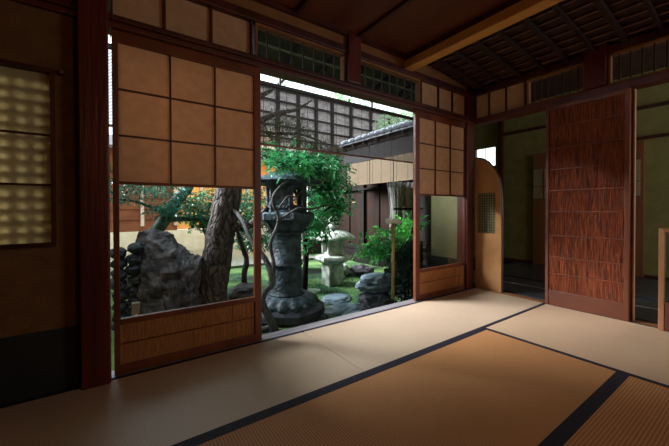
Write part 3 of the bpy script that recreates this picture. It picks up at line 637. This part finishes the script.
fern=thing('fern','small bright fern on the moss left of the small lantern','fern',(-.62,2.35,-.36))
fm=MB()
for k in range(9):
    a=k*.7; d=V((math.cos(a),math.sin(a),.5))
    for t in range(9):
        p=V((-.62,2.35,-.34))+V((d.x*.03*t,d.y*.03*t,.022*t-.0022*t*t)); sd=V((-d.y,d.x,0))
        fm.leaf(p,sd+d*.3,.06*(1-t/11),.016); fm.leaf(p,-sd+d*.3,.06*(1-t/11),.016)
fm.build('frond',mat('fern_leaf',(140,200,130),.5,(180,224,170),9,trans=.3),fern)
# low background hedge behind the small lantern
hd=thing('background_shrub','dark shrub mass behind the tall lantern and left of the wooden wall','shrub',(-.3,4.0,-.36))
trunk_mesh([(-.3,4,-.45),(-.3,4,.4),(-.2,4,1.0)],[.05,.04,.02],7,4,.01).build('stem',M_wingdark,hd,True)
foliage([((-.2,4.0,.9),(.8,.4,.8),0,3),((-.9,4.1,.4),(.5,.4,.45),0,2)],4200,.07,.035,15,cluster=5).build('foliage',M_leafd,hd)
# garden trees beyond roofs
for i,(x,yy,z,rx,rz,lb) in enumerate(((2.2,12,6.1,3.2,1.5,'tree crown showing above the grey facade at the left of the sky strip'),(7.5,12,7.0,2.4,1.3,'tree crown behind the facade at the middle of the sky strip'),(5.34,5.85,3.95,1.05,.62,'light green tree crown above the tiled roof at the right end of the opening'))):
    t=thing('background_tree',lb,'tree',(x,yy,-.45))
    trunk_mesh([(x,yy,-.5),(x+.1,yy,z*.5),(x,yy,z)],[.2,.16,.06],8,5,.03).build('trunk',M_bark,t,True)
    foliage([((x,yy,z),(rx,1.0,rz),0,1)],1100 if i<2 else 1500,.2 if i<2 else .13,.09 if i<2 else .06,30+i,cluster=5).build('foliage',M_leaft,t)
struct('wall_sun_block',B(-4.3,-4.1,.6,7.0,-.5,2.1),M_white)  # unseen wall added to keep the low sun off the rock
# ------------------------------------------------------------------ bamboo things
bp_=thing('bamboo_spout','bamboo water spout with a pale horizontal pipe on an upright post among the leaves','bamboo spout',(-.52,.7,-.36))
MB().tube([(-.52,.7,-.42),(-.518,.7,.1),(-.515,.7,.69)],[.021,.02,.019],10).build('post',M_bamboo2,bp_,True)
MB().tube([(-.63,.69,.715),(-.56,.69,.715),(-.555,.69,.715),(-.545,.69,.715),(-.54,.69,.715),(-.40,.70,.708)],[.027,.027,.030,.030,.027,.026],14).build('pipe',mat('pale_bamboo',(214,214,200),.4,(232,230,214),8),bp_,True)
MB().tube([(-.41,.70,.709),(-.396,.70,.708)],.021,10).build('pipe_mouth',M_rafter,bp_)
wp=thing('water_pipe_post','short wooden post with a slanting white pipe at the bottom left of the left glass','post',(-3.07,.9,-.36))
B(-3.098,-3.045,.9,.95,-.42,.135,bev=.004).build('post',mat('weathered_post',(120,104,80),.7,(140,122,96),8,(1,1,.3)),wp)
MB().tube([(-3.17,.86,-.06),(-3.06,.89,.05)],.014,10).build('pipe',M_white,wp,True)
# brushwood fence
bf=thing('brushwood_fence','grey bundled brushwood sleeve fence with flared top and dark twine','fence',(.4,1.4,-.36))
rr=random.Random(3)
for (bxx,w_,n_) in ((.25,.09,80),(.45,.085,60),(.64,.085,55)):
    m=MB().lathe([(w_*.8,0),(w_*.8,.9),(w_*.75,1.25),(w_*1.0,1.5),(w_*1.35,1.6)],12,(bxx,1.4,-.42))
    for k in range(n_):
        a=rr.uniform(0,6.28); r_=w_*math.sqrt(rr.random()); x=bxx+r_*math.cos(a); yy=1.4+r_*math.sin(a); fl=1.0+rr.uniform(.1,.6)
        pts=[(x+rr.uniform(-.006,.006),yy,-.42),(x+rr.uniform(-.006,.006),yy,.1),(x+rr.uniform(-.008,.008),yy,.6),(bxx+(x-bxx)*.8,yy,.86),(bxx+(x-bxx)*fl,1.4+(yy-1.4)*fl,1.25+rr.uniform(-.03,.02))]
        m.tube(pts,[.012,.012,.011,.010,.007],5)
    m.build('brush_bundle',mat('grey_brushwood',(78,76,70),.85,(132,128,120),20,(3,3,.4)),bf)
for z in(.2,.55,.86):
    B(.09,.72,1.285,1.30,z-.016,z+.016,bev=.004).build('tie_bar',M_wingdark,bf)
# dark stand outside the right glass
one(B(-.02,.085,.75,1.15,-.42,.44,bev=.01),'water_basin_stand',mat('black_stand',(30,32,34),.4,(44,46,48),6),'black box-like stand seen through the left part of the right screen glass','stand')
# ------------------------------------------------------------------ wing building
wg=thing('garden_wing','low wooden building along the right side of the garden with tiled roof','building',(1.6,3,-.45))
B(1.5,1.6,1.6,6.2,-.1,2.5).build('wall',M_wing,wg)
B(1.44,1.62,1.6,6.2,-.45,-.06).build('sill',M_wingdark,wg)
B(1.42,1.50,1.6,6.2,-.06,.03).build('foot_rail',M_wingdark,wg)
for y_ in(1.65,2.55,3.62,4.7,5.9): B(1.44,1.51,y_-.055,y_+.055,-.1,2.4).build('pillar',M_wingdark,wg)
for y_ in(2.1,3.1,4.15): B(1.475,1.5,y_-.006,y_+.006,0,2.1).build('joint_strip',M_wingdark,wg)
B(1.47,1.5,3.9,4.05,1.02,1.035).build('door_pull',M_bamboo2,wg)
B(1.43,1.5,1.6,6.2,1.30,1.34).build('lintel',M_wingdark,wg)
roof=MB(); sl2=.385
roof.poly([(1.0,1.6,2.27),(3.3,1.6,2.27+2.3*sl2),(3.3,1.6,2.30+2.3*sl2),(1.0,1.6,2.30)],2.3)
ro=roof.build('roof',M_tile,wg)
for k in range(12):
    y_=1.68+k*.19; MB().tube([(.99,y_,2.30),(3.3,y_,2.30+2.31*sl2)],.022,8).build('tile_row',M_tile,ro)
for k in range(11):
    x_=1.05+k*.2; MB().tube([(x_,3.86,2.33+(x_-1)*sl2),(x_+.14,3.86,2.34+(x_+.14-1)*sl2)],.045,8).build('verge_tile',mat('highlight_tile',(190,194,200),.4,(216,220,224),7),ro)  # pale colour paints the highlights on the tile ends
for k in range(7):
    y_=1.62+k*.36; s=MB(); s.poly([(1.02,y_,2.21),(1.6,y_,2.21+.58*sl2),(1.6,y_,2.27+.58*sl2),(1.02,y_,2.27)],.04); s.build('eave_rafter',M_wingdark,wg)
B(1.08,1.14,1.6,3.9,2.18,2.24).build('eave_purlin',M_wingdark,wg)
fz=MB()
for k in range(17): fz.box(1.10-.0,1.125,1.6,3.85,1.87+k*.024,1.87+k*.024+.021)
fz.build('eave_shade_slats',mat('eave_shade_dark',(12,10,8),.9,(28,22,19),9,(1,.2,6)),wg)  # dark slats stand in for the shaded eave underside
for i,(y0,y1,lb) in enumerate(((1.60,2.28,'beige reed blind under the wing eave, nearest the right screen'),(2.30,2.95,'beige reed blind under the wing eave, the middle one'),(2.97,3.72,'beige reed blind under the wing eave, farthest one'))):
    t=thing('reed_blind',lb,'reed blind',(1.1,(y0+y1)/2,1.86))
    s=MB(); z=1.86
    while z>1.40: s.box(1.098,1.103,y0,y1,z-.0085,z); z-=.0095
    s.build('reeds',M_blind,t); B(1.09,1.11,y0,y1,1.375,1.395,bev=.004).build('bottom_bar',M_blind,t)
    for q in(.1,.5,.9): B(1.094,1.098,y0+(y1-y0)*q-.004,y0+(y1-y0)*q+.004,1.39,1.86).build('cord',M_rafter,t)
# ------------------------------------------------------------------ building across the garden
nb=thing('neighbor_building','grey timbered building across the garden with amber ground floor','building',(2,8,-.45))
B(-5,-1.75,8.0,8.2,.28,2.6).build('brown_wall',M_brownwall,nb)
B(-1.75,2.5,8.0,8.2,.30,2.6).build('amber_wall',M_amber,nb)
B(-5,2.5,7.9,8.25,-.45,.28).build('plinth',M_white,nb)
B(-1.2,7.6,8.3,8.5,2.4,5.08).build('upper_wall',M_facade,nb)
for x in(-.5,.55,1.5,2.3,3.07,3.8,4.73,5.8,6.9): B(x-.06,x+.06,8.22,8.3,2.4,5.08).build('post',M_facadetimber,nb)
for z in(2.9,3.38,3.8,4.2,4.64,5.05): B(-1.2,7.6,8.2,8.26,z-.03,z+.03).build('rail',M_facadetimber,nb)
for x in(-4.2,-3.4,-2.6,-1.8,-1.1,-.4,.3,1.0): B(x-.04,x+.04,7.93,8.0,.42,2.6).build('pillar',mat('grey_white_pillar',(170,164,160),.7,(190,184,180),6),nb)
for z in(.62,.9,1.2): B(-5,2.5,7.95,8.0,z-.02,z+.02).build('rail',M_brownwall,nb)
c=MB(); c.poly([(-5,7.3,2.35),(-5,8.3,2.75),(-5,8.3,2.85),(-5,7.3,2.42)],7.6,'x'); c.build('lower_roof',M_tile,nb)
# ------------------------------------------------------------------ light
wd=bpy.data.worlds.new('sky'); sc.world=wd; wd.use_nodes=True
wn=wd.node_tree.nodes; bg=wn['Background']; bg.inputs[0].default_value=(.78,.92,1.0,1); bg.inputs[1].default_value=2.5
def area(name,loc,rot,size,col,e,sy=None):
    l=bpy.data.lights.new(name,'AREA'); l.shape='RECTANGLE'; l.size=size; l.size_y=sy or size; l.energy=e; l.color=col
    o=bpy.data.objects.new(name,l); C.objects.link(o); o.location=loc; o.rotation_euler=rot; return o
pl_=bpy.data.lights.new('room_lamp','POINT'); pl_.energy=18; pl_.color=(1,.55,.24); pl_.shadow_soft_size=.25
o=bpy.data.objects.new('room_lamp',pl_); C.objects.link(o); o.location=(-2.2,-3.3,1.75)
# added daylight-coloured fill lamp in the next room, far right behind the view
area('next_room_fill',(1.2,-4.1,1.3),(math.radians(90),0,math.radians(0)),1.6,(.9,.95,1),44,1.4)
nl=bpy.data.lights.new('neighbor_lamp','AREA'); nl.size=5; nl.energy=150; nl.color=(1,.7,.35)
o=bpy.data.objects.new('neighbor_lamp',nl); C.objects.link(o); o.location=(-1.0,7.2,2.3); o.rotation_euler=(math.radians(50),0,0)

sn=bpy.data.lights.new('hazy_sun','SUN'); sn.energy=23.0; sn.angle=math.radians(26); sn.color=(.86,.91,1)
o=bpy.data.objects.new('hazy_sun',sn); C.objects.link(o)
o.rotation_euler=V((-.75,.66,.60)).to_track_quat('Z','Y').to_euler()
